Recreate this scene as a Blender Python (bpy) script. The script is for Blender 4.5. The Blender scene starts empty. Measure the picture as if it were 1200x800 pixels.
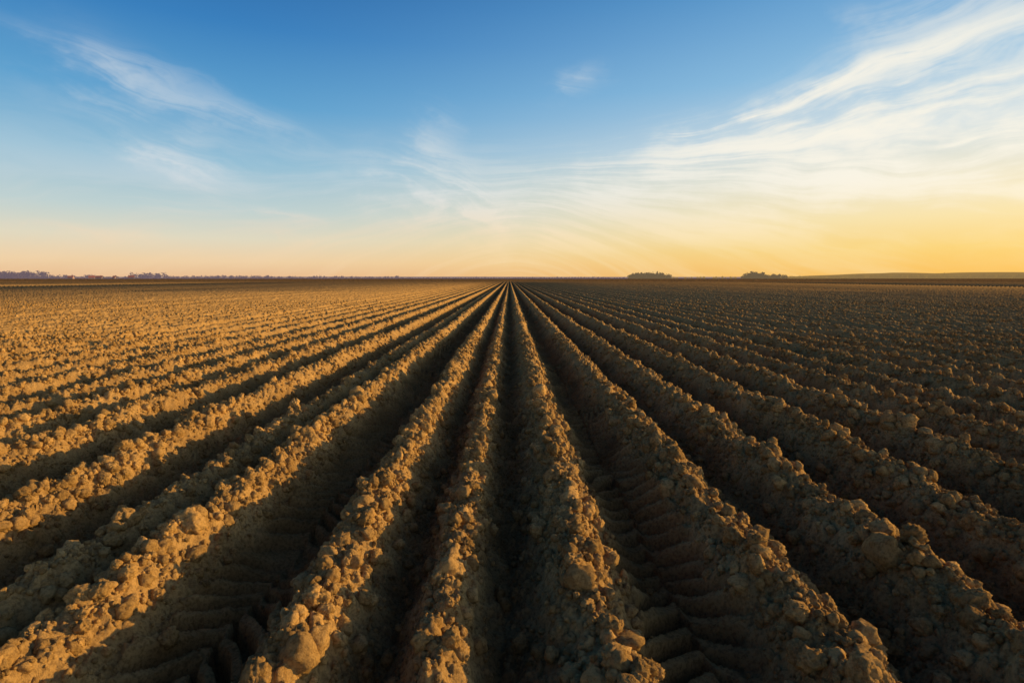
import bpy, math, random, bmesh
import numpy as np
from mathutils import Vector, noise as mnoise
random.seed(4); rng=np.random.default_rng(11)
scene=bpy.context.scene
R=math.radians
SUN_AZ,SUN_EL=R(73),R(9.0)
scene.view_settings.view_transform='Standard'
scene.view_settings.look='None'
scene.view_settings.exposure=0

# ---------------- numpy noise ----------------
def hsh(ix,iy,seed):
    a=(ix.astype(np.int64)*374761393+iy.astype(np.int64)*668265263+seed*2147483647+seed*97)&0xFFFFFFFF
    a=((a^(a>>13))*1274126177)&0xFFFFFFFF
    a=((a^(a>>16))*2246822519)&0xFFFFFFFF
    return ((a^(a>>15))&0xFFFFFF)/float(0xFFFFFF)
def vn(x,y,seed):
    ix=np.floor(x);iy=np.floor(y);fx=x-ix;fy=y-iy
    fx=fx*fx*fx*(fx*(fx*6-15)+10);fy=fy*fy*fy*(fy*(fy*6-15)+10)
    a=hsh(ix,iy,seed);b=hsh(ix+1,iy,seed);c=hsh(ix,iy+1,seed);d=hsh(ix+1,iy+1,seed)
    return (a+(b-a)*fx)*(1-fy)+(c+(d-c)*fx)*fy-0.5
def fbm(x,y,seed,o=3):
    s=0;a=1.0
    for i in range(o):
        s=s+a*vn(x*2.03**i+i*17.3,y*2.03**i-i*9.1,seed+i);a*=.5
    return s
def bumps(x,y,cell,prob,rmin,rmax,seed):
    gx=x/cell;gy=y/cell
    ix=np.floor(gx);iy=np.floor(gy)
    out=np.zeros_like(x)
    for dx in(-1,0,1):
        for dy in(-1,0,1):
            cx=ix+dx;cy=iy+dy
            p=hsh(cx,cy,seed)
            jx=hsh(cx,cy,seed+1);jy=hsh(cx,cy,seed+2);r=rmin+(rmax-rmin)*hsh(cx,cy,seed+3)**2
            ddx=gx-cx-jx;ddy=gy-cy-jy
            d2=ddx*ddx+ddy*ddy
            v=np.sqrt(np.maximum(r*r-d2,0))*cell
            v[p>prob]=0
            out=np.maximum(out,v)
    return out
def sstep(a,b,x):
    t=np.clip((x-a)/(b-a),0,1);return t*t*(3-2*t)

# ---------------- field profile ----------------
cen=[-3.86,-2.98,-2.24,-1.72,-.82,-.275,.35,1.2,1.92,2.74,3.56]
hh =[.28,.28,.20,.29,.30,.26,.30,.30,.29,.29,.29]
ww =[.21,.21,.16,.21,.195,.165,.225,.235,.22,.22,.22]
random.seed(9)
x=-3.86
while x>-420:
    x-=.77+random.uniform(-.04,.04);cen.insert(0,x);hh.insert(0,.28+random.uniform(-.025,.02));ww.insert(0,.205+random.uniform(-.012,.012))
x=3.56
while x<420:
    x+=.78+random.uniform(-.04,.04);cen.append(x);hh.append(.275+random.uniform(-.025,.02));ww.append(.21+random.uniform(-.012,.012))
cen=np.array(cen);hh=np.array(hh);ww=np.array(ww)
tracks=[-1.27,.79,-5.0,4.75]
def ridge(x,y):
    q=1-.5*sstep(8,25,y)
    xw=x+.04*vn(x*.9,y*.55,3)+q*(.04*vn(x*3,y*2.6,5)+.03*vn(x*8,y*7,7))
    i=np.clip(np.searchsorted(cen,xw),1,len(cen)-1)
    out=0
    for k in(i-1,i):
        d=np.abs(xw-cen[k])/ww[k]
        jag=1+q*(.16*vn(k*3.1+0*y,y*2.3,21)+.18*vn(k*7.7+x*2,y*6,22))
        out=np.maximum(out,hh[k]*jag*np.exp(-d**2.1))
    return out
def trackmask(x,y):
    m=np.zeros_like(x)
    for t in tracks:
        m=np.maximum(m,1-sstep(.17,.27,np.abs(x-t)+.05*vn(x*5,y*5,31)))
    return m
def height(x,y):
    f=1-sstep(170,300,y)
    rd=ridge(x,y)
    rel=np.clip(rd/.28,0,1)
    tm=trackmask(x,y)
    h=rd*f+.09*(1-f)
    h=h+.035*fbm(x*4.5,y*4.5,41)*(1-.6*tm)*f
    xw=x+.04*vn(x*14,y*14,51)+.015*vn(x*33,y*33,52);yw=y+.04*vn(x*14,y*14,53)+.015*vn(x*33,y*33,54)
    out=bumps(xw,yw,.13,.5,.2,.6,61)*.5*(.2+.8*rel)*(1-.9*tm)*f
    near=y<70
    if near.any():
        xn=xw[near];yn=yw[near]
        n=bumps(xn,yn,.075,.8,.25,.7,71)*.75
        n=n*(1-.85*tm[near])*(1-sstep(40,70,y[near]))
        out[near]=np.maximum(out[near],n)+.35*np.minimum(out[near],n)
    near=y<14
    if near.any():
        xn=x[near]+.008*vn(x[near]*50,y[near]*50,55);yn=y[near]+.008*vn(x[near]*50,y[near]*50,57)
        out[near]+=bumps(xn,yn,.034,.85,.25,.7,81)*.8*(1-.6*tm[near])*(1-sstep(9,14,y[near]))
        out[near]+=.016*fbm(xn*34,yn*34,91,4)*(1-.5*tm[near])
    h=h+out
    far=y>100
    if far.any():
        xf=x[far];yf=y[far]
        h[far]+=sstep(120,260,yf)*(rng.uniform(0,1,len(xf))**2)*np.clip(yf*.0009,0,.25)
    for t in tracks:
        d=x-t
        m=1-sstep(.20,.26,np.abs(d)+.05*vn(x*9,y*9,99))
        if m.any():
            sgn=np.where(d>0,.5,0)
            ph=(y+.55*np.abs(d)+1.6*d*d+.14*vn(x*4,y*3,95))/.17+sgn*sstep(.0,.03,np.abs(d))
            w=np.abs((ph-np.floor(ph))-.5)*2
            h=h+m*f*(.10*sstep(.3,.65,w)*np.clip(.8+1.2*vn(x*4,y*2.5,97),.25,1.2)-.05)
    return h

# ---------------- node helpers ----------------
class NT:
    def __init__(s,nt): s.nt=nt
    def n(s,t,**k):
        nd=s.nt.nodes.new(t)
        for a,b in k.items(): setattr(nd,a,b)
        return nd
    def put(s,sock,v):
        if hasattr(v,'is_output') : s.nt.links.new(v,sock)
        elif v is not None: sock.default_value=v
    def m(s,op,a,b=None,c=None,clamp=False):
        nd=s.n('ShaderNodeMath',operation=op,use_clamp=clamp)
        for i,v in enumerate((a,b,c)):
            if v is not None: s.put(nd.inputs[i],v)
        return nd.outputs[0]
    def mr(s,v,a,b,c=0,d=1,smooth=True):
        nd=s.n('ShaderNodeMapRange');nd.interpolation_type='SMOOTHSTEP' if smooth else 'LINEAR'
        s.put(nd.inputs[0],v)
        for i,q in enumerate((a,b,c,d)): s.put(nd.inputs[i+1],q)
        return nd.outputs[0]
    def mix(s,f,a,b,bt='MIX'):
        nd=s.n('ShaderNodeMixRGB',blend_type=bt)
        s.put(nd.inputs[0],f);s.put(nd.inputs[1],a);s.put(nd.inputs[2],b)
        return nd.outputs[0]
    def noise(s,vec,scale,detail=5,rough=.6,dist=0,dim='3D'):
        nd=s.n('ShaderNodeTexNoise');nd.noise_dimensions=dim;s.put(nd.inputs['Vector'],vec)
        nd.inputs['Scale'].default_value=scale;nd.inputs['Detail'].default_value=detail
        nd.inputs['Roughness'].default_value=rough;nd.inputs['Distortion'].default_value=dist
        return nd.outputs['Fac']
    def ramp(s,f,pts):
        nd=s.n('ShaderNodeValToRGB');cr=nd.color_ramp
        cr.elements[0].position=pts[0][0];cr.elements[0].color=(*pts[0][1],1)
        cr.elements[1].position=pts[-1][0];cr.elements[1].color=(*pts[-1][1],1)
        for p,c in pts[1:-1]:
            e=cr.elements.new(p);e.color=(*c,1)
        s.put(nd.inputs[0],f);return nd.outputs[0]
    def comb(s,x,y,z=0):
        nd=s.n('ShaderNodeCombineXYZ')
        for i,v in enumerate((x,y,z)): s.put(nd.inputs[i],v)
        return nd.outputs[0]

# ---------------- soil material ----------------
def soil_mat(name,clod=False):
    m=bpy.data.materials.new(name);m.use_nodes=True
    nt=m.node_tree;nt.nodes.remove(nt.nodes['Principled BSDF'])
    T=NT(nt);bs=T.n('ShaderNodeBsdfDiffuse');nt.links.new(bs.outputs[0],nt.nodes['Material Output'].inputs[0])
    bs.inputs['Roughness'].default_value=.0
    geo=T.n('ShaderNodeNewGeometry');pos=geo.outputs['Position']
    n1=T.noise(pos,2.6,3,.6);n2=T.noise(pos,55,4,.7)
    c=T.mix(T.mr(n1,.35,.65),(.51,.315,.118,1),(.64,.405,.155,1))
    c=T.mix(T.mr(n2,.34,.58),T.mix(1,c,(.58,.56,.55,1),'MULTIPLY'),c)
    sep=T.n('ShaderNodeSeparateXYZ');T.put(sep.inputs[0],pos)
    # furrow shade painted into the soil colour, deeper towards the floor
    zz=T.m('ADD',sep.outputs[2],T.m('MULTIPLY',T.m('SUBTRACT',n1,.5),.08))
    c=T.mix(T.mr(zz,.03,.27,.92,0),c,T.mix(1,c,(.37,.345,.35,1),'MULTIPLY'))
    # soil colour gets darker further out in the field
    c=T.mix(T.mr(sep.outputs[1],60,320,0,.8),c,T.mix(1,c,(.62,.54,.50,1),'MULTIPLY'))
    if clod:
        oi=T.n('ShaderNodeObjectInfo')
        v=T.mr(oi.outputs['Random'],0,1,.70,1.2,False)
        c=T.mix(1,c,T.comb(v,v,v),'MULTIPLY')
    T.put(bs.inputs['Color'],c)
    b1=T.noise(pos,95,4,.8)
    bp=T.n('ShaderNodeBump');bp.inputs['Strength'].default_value=1;bp.inputs['Distance'].default_value=.012
    T.put(bp.inputs['Height'],b1)
    T.put(bs.inputs['Normal'],bp.outputs[0])
    return m
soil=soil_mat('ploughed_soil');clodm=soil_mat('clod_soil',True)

# ---------------- field sheet ----------------
NC=1900
ys=list(np.arange(-3,1,.1))
y=1.0
while y<60: ys.append(y);y*=1.0062
while y<320: ys.append(y);y*=1.009
while y<6500: ys.append(y);y*=1.035
ys=np.array(ys);NR=len(ys)
s=np.linspace(-1,1,NC)
hw=1.18*np.maximum(ys,1)+3
X=(s[None,:]*hw[:,None]).ravel();Y=np.repeat(ys,NC)
Z=np.empty_like(X)
CH=200*NC
for i in range(0,len(X),CH): Z[i:i+CH]=height(X[i:i+CH],Y[i:i+CH])
me=bpy.data.meshes.new('ploughed_field')
me.vertices.add(len(X));me.vertices.foreach_set('co',np.stack([X,Y,Z],1).astype(np.float32).ravel())
a=(np.arange(NR-1)[:,None]*NC+np.arange(NC-1)[None,:]).ravel()
q=np.stack([a,a+1,a+NC+1,a+NC],1).astype(np.int32)
me.loops.add(q.size);me.loops.foreach_set('vertex_index',q.ravel())
me.polygons.add(len(q));me.polygons.foreach_set('loop_start',np.arange(0,q.size,4,dtype=np.int32))
try: me.polygons.foreach_set('loop_total',np.full(len(q),4,dtype=np.int32))
except Exception: pass
me.update();me.shade_smooth()
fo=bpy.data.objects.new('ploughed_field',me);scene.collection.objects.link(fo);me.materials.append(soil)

# ---------------- clods ----------------
ccol=bpy.data.collections.new('soil_clod_shapes')
NV=14
for v in range(NV):
    bm=bmesh.new();bmesh.ops.create_icosphere(bm,subdivisions=4 if v<6 else 3,radius=1)
    off=Vector((v*13.7,v*5.1,v*2.3))
    planes=[Vector((random.gauss(0,1),random.gauss(0,1),random.gauss(0,1))).normalized() for _ in range(10)]
    pd=[random.uniform(.6,.92) for _ in planes]
    for w in bm.verts:
        n=w.co.normalized();r=1.0
        for p,dd in zip(planes,pd):
            t=n.dot(p)
            if t>.01: r=min(r,dd/t)
        r=.65*r+.35
        r+=.20*mnoise.noise(n*1.5+off)+.20*mnoise.noise(n*3.4+off)+.17*mnoise.noise(n*7+off)+.13*mnoise.noise(n*14+off)
        r-=.12*max(0,.5-abs(mnoise.noise(n*2.6-off))*5)
        w.co=n*r
    m=bpy.data.meshes.new('clod');bm.to_mesh(m);bm.free();m.shade_smooth();m.materials.append(clodm)
    o=bpy.data.objects.new('clod_shape_%02d'%v,m);ccol.objects.link(o)

def scatter(y0,y1,dens,r0,r1,power,crest,up=.15):
    hwm=1.02*y1+1.2
    n=int((y1-y0)*2*hwm*dens)
    x=rng.uniform(-hwm,hwm,n);y=rng.uniform(y0,y1,n)
    k=np.abs(x)<1.02*y+1.2;x=x[k];y=y[k]
    rel=np.clip(ridge(x,y)/.28,0,1)
    tm=trackmask(x,y)
    pt=.55+.9*fbm(x*2.2,y*2.2,131,2)
    k=rng.uniform(0,1,len(x))<(crest+(1-crest)*rel)*(1-.95*tm)*np.clip(pt+.4,0,1)
    x=x[k];y=y[k];rel=rel[k]
    r=r0+(r1-r0)*rng.uniform(0,1,len(x))**power
    r*=(.65+.45*rel)
    z=height(x,y)+r*rng.uniform(-.25+up,.3+up,len(x))
    return x,y,z,r
parts=[scatter(1.0,6,1500,.005,.016,1.8,.5,.25),
       scatter(1.0,6,270,.016,.050,2.6,.28,.35),
       scatter(1.0,7,4.0,.05,.068,1.5,.1,.3),
       scatter(6,14,300,.010,.040,2.3,.3,.25),
       scatter(7,20,1.0,.045,.06,1.5,.1),
       scatter(14,34,24,.022,.045,1.6,.1)]
big=[(1.83,2.62,.085),(1.55,2.25,.06),(-.74,1.85,.07),(.30,2.33,.065),(1.33,2.9,.06),(.38,2.05,.05),(-.30,2.0,.045),(-1.7,2.9,.07),(-.85,3.2,.06),(.30,3.0,.05),(1.9,2.2,.06)]
bx=np.array([b[0] for b in big]);by=np.array([b[1] for b in big]);br=np.array([b[2] for b in big])
parts.append((bx,by,height(bx,by)+br*.3,br))
px,py,pz,pr=[np.concatenate([p[i] for p in parts]) for i in range(4)]
N=len(px)
pm=bpy.data.meshes.new('soil_clods');pm.vertices.add(N)
pm.vertices.foreach_set('co',np.stack([px,py,pz],1).astype(np.float32).ravel())
at=pm.attributes.new('rot','FLOAT_VECTOR','POINT');at.data.foreach_set('vector',rng.uniform(0,6.283,(N,3)).astype(np.float32).ravel())
at=pm.attributes.new('scl','FLOAT_VECTOR','POINT')
sc=pr[:,None]*rng.uniform(.75,1.3,(N,3));at.data.foreach_set('vector',sc.astype(np.float32).ravel())
at=pm.attributes.new('idx','INT','POINT');at.data.foreach_set('value',rng.integers(0,NV,N).astype(np.int32))
po=bpy.data.objects.new('soil_clods',pm);scene.collection.objects.link(po)
g=bpy.data.node_groups.new('scatter_clods','GeometryNodeTree')
g.interface.new_socket('Geometry',in_out='INPUT',socket_type='NodeSocketGeometry')
g.interface.new_socket('Geometry',in_out='OUTPUT',socket_type='NodeSocketGeometry')
gi=g.nodes.new('NodeGroupInput');go=g.nodes.new('NodeGroupOutput')
ip=g.nodes.new('GeometryNodeInstanceOnPoints');ci=g.nodes.new('GeometryNodeCollectionInfo')
ci.inputs['Collection'].default_value=ccol;ci.inputs['Separate Children'].default_value=True;ci.inputs['Reset Children'].default_value=True
def na(name,t):
    n=g.nodes.new('GeometryNodeInputNamedAttribute');n.data_type=t;n.inputs[0].default_value=name
    return [o for o in n.outputs if o.enabled and o.name=='Attribute'][0]
L=g.links.new
L(gi.outputs[0],ip.inputs['Points']);L(ci.outputs[0],ip.inputs['Instance']);ip.inputs['Pick Instance'].default_value=True
L(na('idx','INT'),ip.inputs['Instance Index']);L(na('rot','FLOAT_VECTOR'),ip.inputs['Rotation']);L(na('scl','FLOAT_VECTOR'),ip.inputs['Scale'])
L(ip.outputs[0],go.inputs[0])
md=po.modifiers.new('scatter','NODES');md.node_group=g

# ---------------- distant landscape ----------------
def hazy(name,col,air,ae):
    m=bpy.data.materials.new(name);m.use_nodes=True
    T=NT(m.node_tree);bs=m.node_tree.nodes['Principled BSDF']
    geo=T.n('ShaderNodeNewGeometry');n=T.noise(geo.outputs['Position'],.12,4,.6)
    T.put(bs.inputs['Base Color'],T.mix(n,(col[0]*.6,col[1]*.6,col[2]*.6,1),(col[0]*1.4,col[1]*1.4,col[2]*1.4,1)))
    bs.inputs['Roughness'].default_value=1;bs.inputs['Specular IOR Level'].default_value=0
    bs.inputs['Emission Color'].default_value=(*air,1);bs.inputs['Emission Strength'].default_value=ae  # distance haze put into the material as an even emission glow
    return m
def P(px,D): return (px-597)/667*D
def trees(name,segs,D,mat,depth=40,seed=1,csz=1.6,dens=1.0,low=.44):
    """segs: (px0,px1,h0,h1 metres, gap) rows of trees: each a tapered trunk and a crown of leaf clumps"""
    rs=random.Random(seed);V=[];F=[]
    for a,b,h0,h1,step in segs:
        x=P(a,D);xe=P(b,D)
        while x<xe:
            H=h0+(h1-h0)*(.5+.8*mnoise.noise(Vector((x*.02,seed,0))))
            H=max(2,H*rs.uniform(.75,1.15));yy=D+rs.uniform(-depth,depth)
            w=H*rs.uniform(.4,.6)
            k=len(V);t=H*.025+.1
            for z,tt in((-.5,t*1.5),(H*.7,t*.5)):
                for i in range(4):
                    V.append((x+tt*math.cos(i*1.571),yy+tt*math.sin(i*1.571),z))
            for i in range(4): F.append((k+i,k+(i+1)%4,k+4+(i+1)%4,k+4+i))
            nb=int(70*dens)
            for j in range(nb):
                u=Vector((rs.gauss(0,1),rs.gauss(0,1),rs.gauss(0,1))).normalized()*rs.random()**.4
                c=Vector((x+u.x*w,yy+u.y*w,H*(.97-low)+u.z*H*low))
                sz=csz*rs.uniform(.5,1.2)*H/14
                k=len(V)
                for i in range(3):
                    d=Vector((rs.gauss(0,1),rs.gauss(0,1),rs.gauss(0,1))).normalized()*sz
                    V.append(tuple(c+d))
                F.append((k,k+1,k+2))
            x+=step*rs.uniform(.5,1.5)
    m=bpy.data.meshes.new(name);m.from_pydata(V,[],F);m.update();m.materials.append(mat)
    o=bpy.data.objects.new(name,m);scene.collection.objects.link(o);return o
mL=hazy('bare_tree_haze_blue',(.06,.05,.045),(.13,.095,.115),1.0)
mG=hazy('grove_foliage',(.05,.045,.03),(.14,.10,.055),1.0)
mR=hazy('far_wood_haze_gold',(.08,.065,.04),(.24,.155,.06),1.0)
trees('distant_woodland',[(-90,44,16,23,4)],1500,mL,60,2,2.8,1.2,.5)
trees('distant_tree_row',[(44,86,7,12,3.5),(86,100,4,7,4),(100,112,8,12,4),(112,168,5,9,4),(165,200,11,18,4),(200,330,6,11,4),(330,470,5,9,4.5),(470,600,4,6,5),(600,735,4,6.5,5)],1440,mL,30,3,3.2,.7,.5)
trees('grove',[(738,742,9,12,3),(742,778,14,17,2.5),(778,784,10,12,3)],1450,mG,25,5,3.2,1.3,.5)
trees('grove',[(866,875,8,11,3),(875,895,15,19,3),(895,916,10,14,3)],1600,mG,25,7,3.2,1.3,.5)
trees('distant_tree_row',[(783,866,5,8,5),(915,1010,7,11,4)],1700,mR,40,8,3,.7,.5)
def hill(name,D,px0,px1,hm,mat,seed):
    V=[];F=[];n=160;rows=10
    for j in range(rows):
        for i in range(n+1):
            t=i/n;x=P(px0+(px1-px0)*t,D)
            prof=min(1,t*3.0)**1.2*(.85+.25*mnoise.noise(Vector((t*4,seed,0)))+.1*mnoise.noise(Vector((t*13,seed,0))))
            v=j/(rows-1)
            V.append((x,D+v*500,-1+hm*prof*math.sin(v*math.pi/2)))
    for j in range(rows-1):
        for i in range(n):
            k=j*(n+1)+i;F.append((k,k+1,k+n+2,k+n+1))
    m=bpy.data.meshes.new(name);m.from_pydata(V,[],F);m.update();m.shade_smooth();m.materials.append(mat)
    o=bpy.data.objects.new(name,m);scene.collection.objects.link(o)
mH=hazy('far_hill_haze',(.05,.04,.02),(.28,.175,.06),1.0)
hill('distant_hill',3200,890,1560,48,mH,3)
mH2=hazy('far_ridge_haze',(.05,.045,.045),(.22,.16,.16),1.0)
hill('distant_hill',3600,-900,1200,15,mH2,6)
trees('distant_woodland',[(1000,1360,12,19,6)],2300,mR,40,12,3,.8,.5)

wallm=hazy('painted_render_wall',(.32,.22,.18),(.08,.06,.06),1)
roofm=hazy('clay_roof_tiles',(.32,.10,.06),(.12,.05,.045),1)
winm=hazy('window_glass',(.04,.04,.05),(.04,.04,.05),1)
def mk(name,V,F,mat,par):
    m=bpy.data.meshes.new(name);m.from_pydata(V,[],F);m.update();m.materials.append(mat)
    o=bpy.data.objects.new(name,m);scene.collection.objects.link(o);o.parent=par;return o
def box(x0,x1,y0,y1,z0,z1):
    V=[(x,y,z) for z in(z0,z1) for y in(y0,y1) for x in(x0,x1)]
    return V,[(0,2,3,1),(4,5,7,6),(0,1,5,4),(2,6,7,3),(0,4,6,2),(1,3,7,5)]
def house(px,D,w,d,h,rh,rot):
    e=bpy.data.objects.new('farmhouse',None);scene.collection.objects.link(e)
    e.location=(P(px,D),D,.1);e.rotation_euler=(0,0,rot)
    V=[(-w/2,-d/2,-.3),(w/2,-d/2,-.3),(w/2,d/2,-.3),(-w/2,d/2,-.3),(-w/2,-d/2,h),(w/2,-d/2,h),(w/2,d/2,h),(-w/2,d/2,h),(-w/2,0,h+rh),(w/2,0,h+rh)]
    mk('walls',V,[(0,1,5,4),(2,3,7,6),(1,2,6,9,5),(3,0,4,8,7)],wallm,e)
    o=.5;q=.15
    V=[(-w/2-o,-d/2-o,h-.3),(w/2+o,-d/2-o,h-.3),(w/2+o,0,h+rh+q),(-w/2-o,0,h+rh+q),(w/2+o,d/2+o,h-.3),(-w/2-o,d/2+o,h-.3)]
    mk('roof',V,[(0,1,2,3),(3,2,4,5)],roofm,e)
    mk('chimney',*box(w*.2,w*.2+1,-.5,.5,h+rh*.5,h+rh+1.4),roofm,e)
    V=[];F=[]
    for i in range(4):
        a,b=box(-w/2+w*(i+.5)/4-.6,-w/2+w*(i+.5)/4+.6,-d/2-.06,-d/2-.01,1,2.6)
        F+=[tuple(v+len(V) for v in f) for f in b];V+=a
    mk('windows',V,F,winm,e)
for px_,D,w,d,h,rh,ro in[(88,1395,11,9,3.5,4,.2),(112,1400,12,9,3.5,4,.5),(121,1390,15,10,3.5,4,.1),(139,1400,11,9,3.5,4,-.4),(158,1398,12,9,4,4,.3)]:
    house(px_,D,w,d,h,rh,ro)

# ---------------- world ----------------
w=bpy.data.worlds.new('World');scene.world=w;w.use_nodes=True
T=NT(w.node_tree);bg=w.node_tree.nodes['Background']
sky=T.n('ShaderNodeTexSky',sky_type='NISHITA');sky.sun_disc=False
sky.sun_elevation=SUN_EL;sky.sun_rotation=SUN_AZ;sky.air_density=1.0;sky.dust_density=1.5;sky.ozone_density=2.0
tc=T.n('ShaderNodeTexCoord');gen=tc.outputs['Generated']
sp=T.n('ShaderNodeSeparateXYZ');T.put(sp.inputs[0],gen);dx,dy,dz=sp.outputs
el=T.m('ARCSINE',dz);az=T.m('ARCTAN2',dx,dy)
eld=T.m('DIVIDE',T.m('MAXIMUM',el,0),R(60),clamp=True)
D6=lambda d:d/60
cool=T.ramp(eld,[(0,(.87,.53,.29)),(D6(1.5),(.92,.67,.40)),(D6(3.5),(.79,.73,.56)),(D6(6),(.55,.67,.67)),(D6(10),(.30,.54,.70)),(D6(15),(.115,.37,.65)),(D6(21),(.04,.22,.53)),(D6(29),(.012,.10,.34)),(1,(.006,.035,.13))])
warm=T.ramp(eld,[(0,(1.0,.53,.09)),(D6(2.5),(1.0,.67,.17)),(D6(5),(1.0,.79,.38)),(D6(8),(.92,.83,.60)),(D6(12),(.60,.73,.80)),(D6(17),(.30,.56,.79)),(D6(24),(.13,.37,.67)),(D6(32),(.03,.14,.38)),(1,(.006,.035,.13))])
sv=(math.sin(SUN_AZ),math.cos(SUN_AZ),0)
dt=T.n('ShaderNodeVectorMath',operation='DOT_PRODUCT');T.put(dt.inputs[0],gen);dt.inputs[1].default_value=sv
wf=T.mr(dt.outputs['Value'],-.2,.95)
grad=T.mix(wf,cool,warm)
nis=T.mix(1,sky.outputs[0],(.1,.1,.1,1),'MULTIPLY')
base=T.mix(.08,grad,nis)
q=T.m('DIVIDE',T.m('SUBTRACT',el,.175),T.m('SQRT',T.m('ADD',T.m('MULTIPLY',az,az),.022)))
wv=T.noise(T.comb(az,T.m('MULTIPLY',el,2.0)),4,2,.5,0,'2D')
wq=T.m('ADD',q,T.m('MULTIPLY',T.m('SUBTRACT',wv,.5),.13))
s1=T.noise(T.comb(T.m('MULTIPLY',az,2.2),T.m('MULTIPLY',wq,9)),1.0,5,.62,0,'2D')
s2=T.noise(T.comb(T.m('MULTIPLY',az,5),T.m('MULTIPLY',wq,40)),1.0,5,.65,0,'2D')
s3=T.noise(T.comb(T.m('MULTIPLY',az,9),T.m('MULTIPLY',el,16)),1.0,4,.6,0,'2D')
st=T.m('ADD',T.m('ADD',T.m('MULTIPLY',s1,.55),T.m('MULTIPLY',s2,.20)),T.m('MULTIPLY',s3,.25))
mr_=T.m('MULTIPLY',T.mr(az,R(-12),R(32)),T.mr(wq,.32,.07))
mr_=T.m('MULTIPLY',mr_,T.mr(el,R(1.5),R(5.5),.2,1))
dR=T.m('MULTIPLY',mr_,T.mr(st,.38,.60,.12,1.0),clamp=True)
# very thin soft veil low in the sky
dV=T.m('MULTIPLY',T.mr(s1,.42,.68,0,.26),T.mr(el,R(15),R(7)))
def sky_dir(px,py):
    a=(px-600)/667;b=(400-py)/667;p=R(6.33)
    z=b*math.cos(p)-math.sin(p);yy=math.cos(p)+b*math.sin(p)
    return math.atan2(a,yy),math.atan2(z,math.hypot(a,yy))
azw=T.m('ADD',az,T.m('MULTIPLY',T.m('SUBTRACT',s3,.5),.12))
elw=T.m('ADD',el,T.m('MULTIPLY',T.m('SUBTRACT',wv,.5),.06))
fibL=T.noise(T.comb(T.m('MULTIPLY',T.m('ADD',az,T.m('MULTIPLY',elw,2.5)),4),T.m('MULTIPLY',T.m('ADD',elw,T.m('MULTIPLY',azw,.27)),55)),1.0,4,.58,0,'2D')
fib=T.mr(T.m('ADD',T.m('MULTIPLY',fibL,.45),T.m('MULTIPLY',s3,.55)),.36,.66,.10,1)
def wisp(p0,p1,wd,stren):
    a0,e0=sky_dir(*p0);a1,e1=sky_dir(*p1)
    Ln=math.hypot(a1-a0,e1-e0);ux,uy=(a1-a0)/Ln,(e1-e0)/Ln
    dn=T.n('ShaderNodeVectorMath',operation='DOT_PRODUCT');T.put(dn.inputs[0],pv);dn.inputs[1].default_value=(ux/Ln,uy/Ln,-(a0*ux+e0*uy)/Ln)
    dd=T.n('ShaderNodeVectorMath',operation='DOT_PRODUCT');T.put(dd.inputs[0],pv);dd.inputs[1].default_value=(-uy,ux,(a0*uy-e0*ux))
    t=dn.outputs['Value'];d=dd.outputs['Value']
    ends=T.mr(T.m('ABSOLUTE',T.m('SUBTRACT',t,.5)),.65,.2)
    return T.m('MULTIPLY',ends,T.mr(T.m('ABSOLUTE',d),0,wd,stren,0))
pv=T.comb(azw,elw,1.0)
WL=[((20,30),(390,170),.035,.36),((60,60),(300,215),.10,.30),((160,165),(265,212),.035,.42),((310,238),(375,262),.014,.45),((320,265),(375,282),.010,.45),
    ((0,262),(220,292),.012,.40),((420,205),(660,275),.09,.58),((490,140),(575,265),.08,.45),((640,115),(715,92),.035,.26)]
WR=[((795,158),(1230,10),.026,.75),((780,175),(1230,90),.07,.55),((560,262),(900,180),.08,.60),((620,290),(1000,250),.04,.45),((1000,40),(1230,-20),.06,.35)]
def tot(W):
    o=None
    for a_ in W:
        v=wisp(*a_);o=v if o is None else T.m('ADD',o,v)
    return o
dW=T.m('MULTIPLY',tot(WL),fib)
dW2=T.m('MULTIPLY',tot(WR),T.mr(st,.38,.60,.12,1))
dW=T.m('MINIMUM',T.m('ADD',T.m('ADD',dW,dV),dW2),.85)
ccolr=T.mix(wf,(.68,.73,.76,1),(1.0,.94,.80,1))
ccolr=T.mix(T.mr(el,R(9),R(2)),ccolr,T.mix(wf,(.92,.68,.44,1),(1.0,.80,.40,1)))
col=T.mix(T.m('MULTIPLY',dR,.9),base,ccolr);col=T.mix(dW,col,ccolr)
dim=T.mr(dt.outputs['Value'],-.45,-.85,10,3.5)
col=T.mix(1,col,T.comb(dim,dim,dim),'MULTIPLY')
T.put(bg.inputs[0],col);bg.inputs[1].default_value=.1
try:
    w.cycles.sampling_method='MANUAL';w.cycles.sample_map_resolution=256
except Exception: pass

# ---------------- sun ----------------
ld=bpy.data.lights.new('sun','SUN');ld.energy=5;ld.angle=R(.5);ld.color=(1,.62,.20)
so=bpy.data.objects.new('sun',ld);scene.collection.objects.link(so)
d=Vector((math.sin(SUN_AZ)*math.cos(SUN_EL),math.cos(SUN_AZ)*math.cos(SUN_EL),math.sin(SUN_EL)))
so.rotation_euler=d.to_track_quat('Z','Y').to_euler();so.location=(20,10,12)

# ---------------- camera ----------------
cd=bpy.data.cameras.new('camera');cd.lens=20;cd.sensor_width=36;cd.clip_start=.05;cd.clip_end=20000
co=bpy.data.objects.new('camera',cd);scene.collection.objects.link(co)
co.location=(0,0,1.62);co.rotation_euler=(R(90-6.33),0,R(-.26))
scene.camera=co
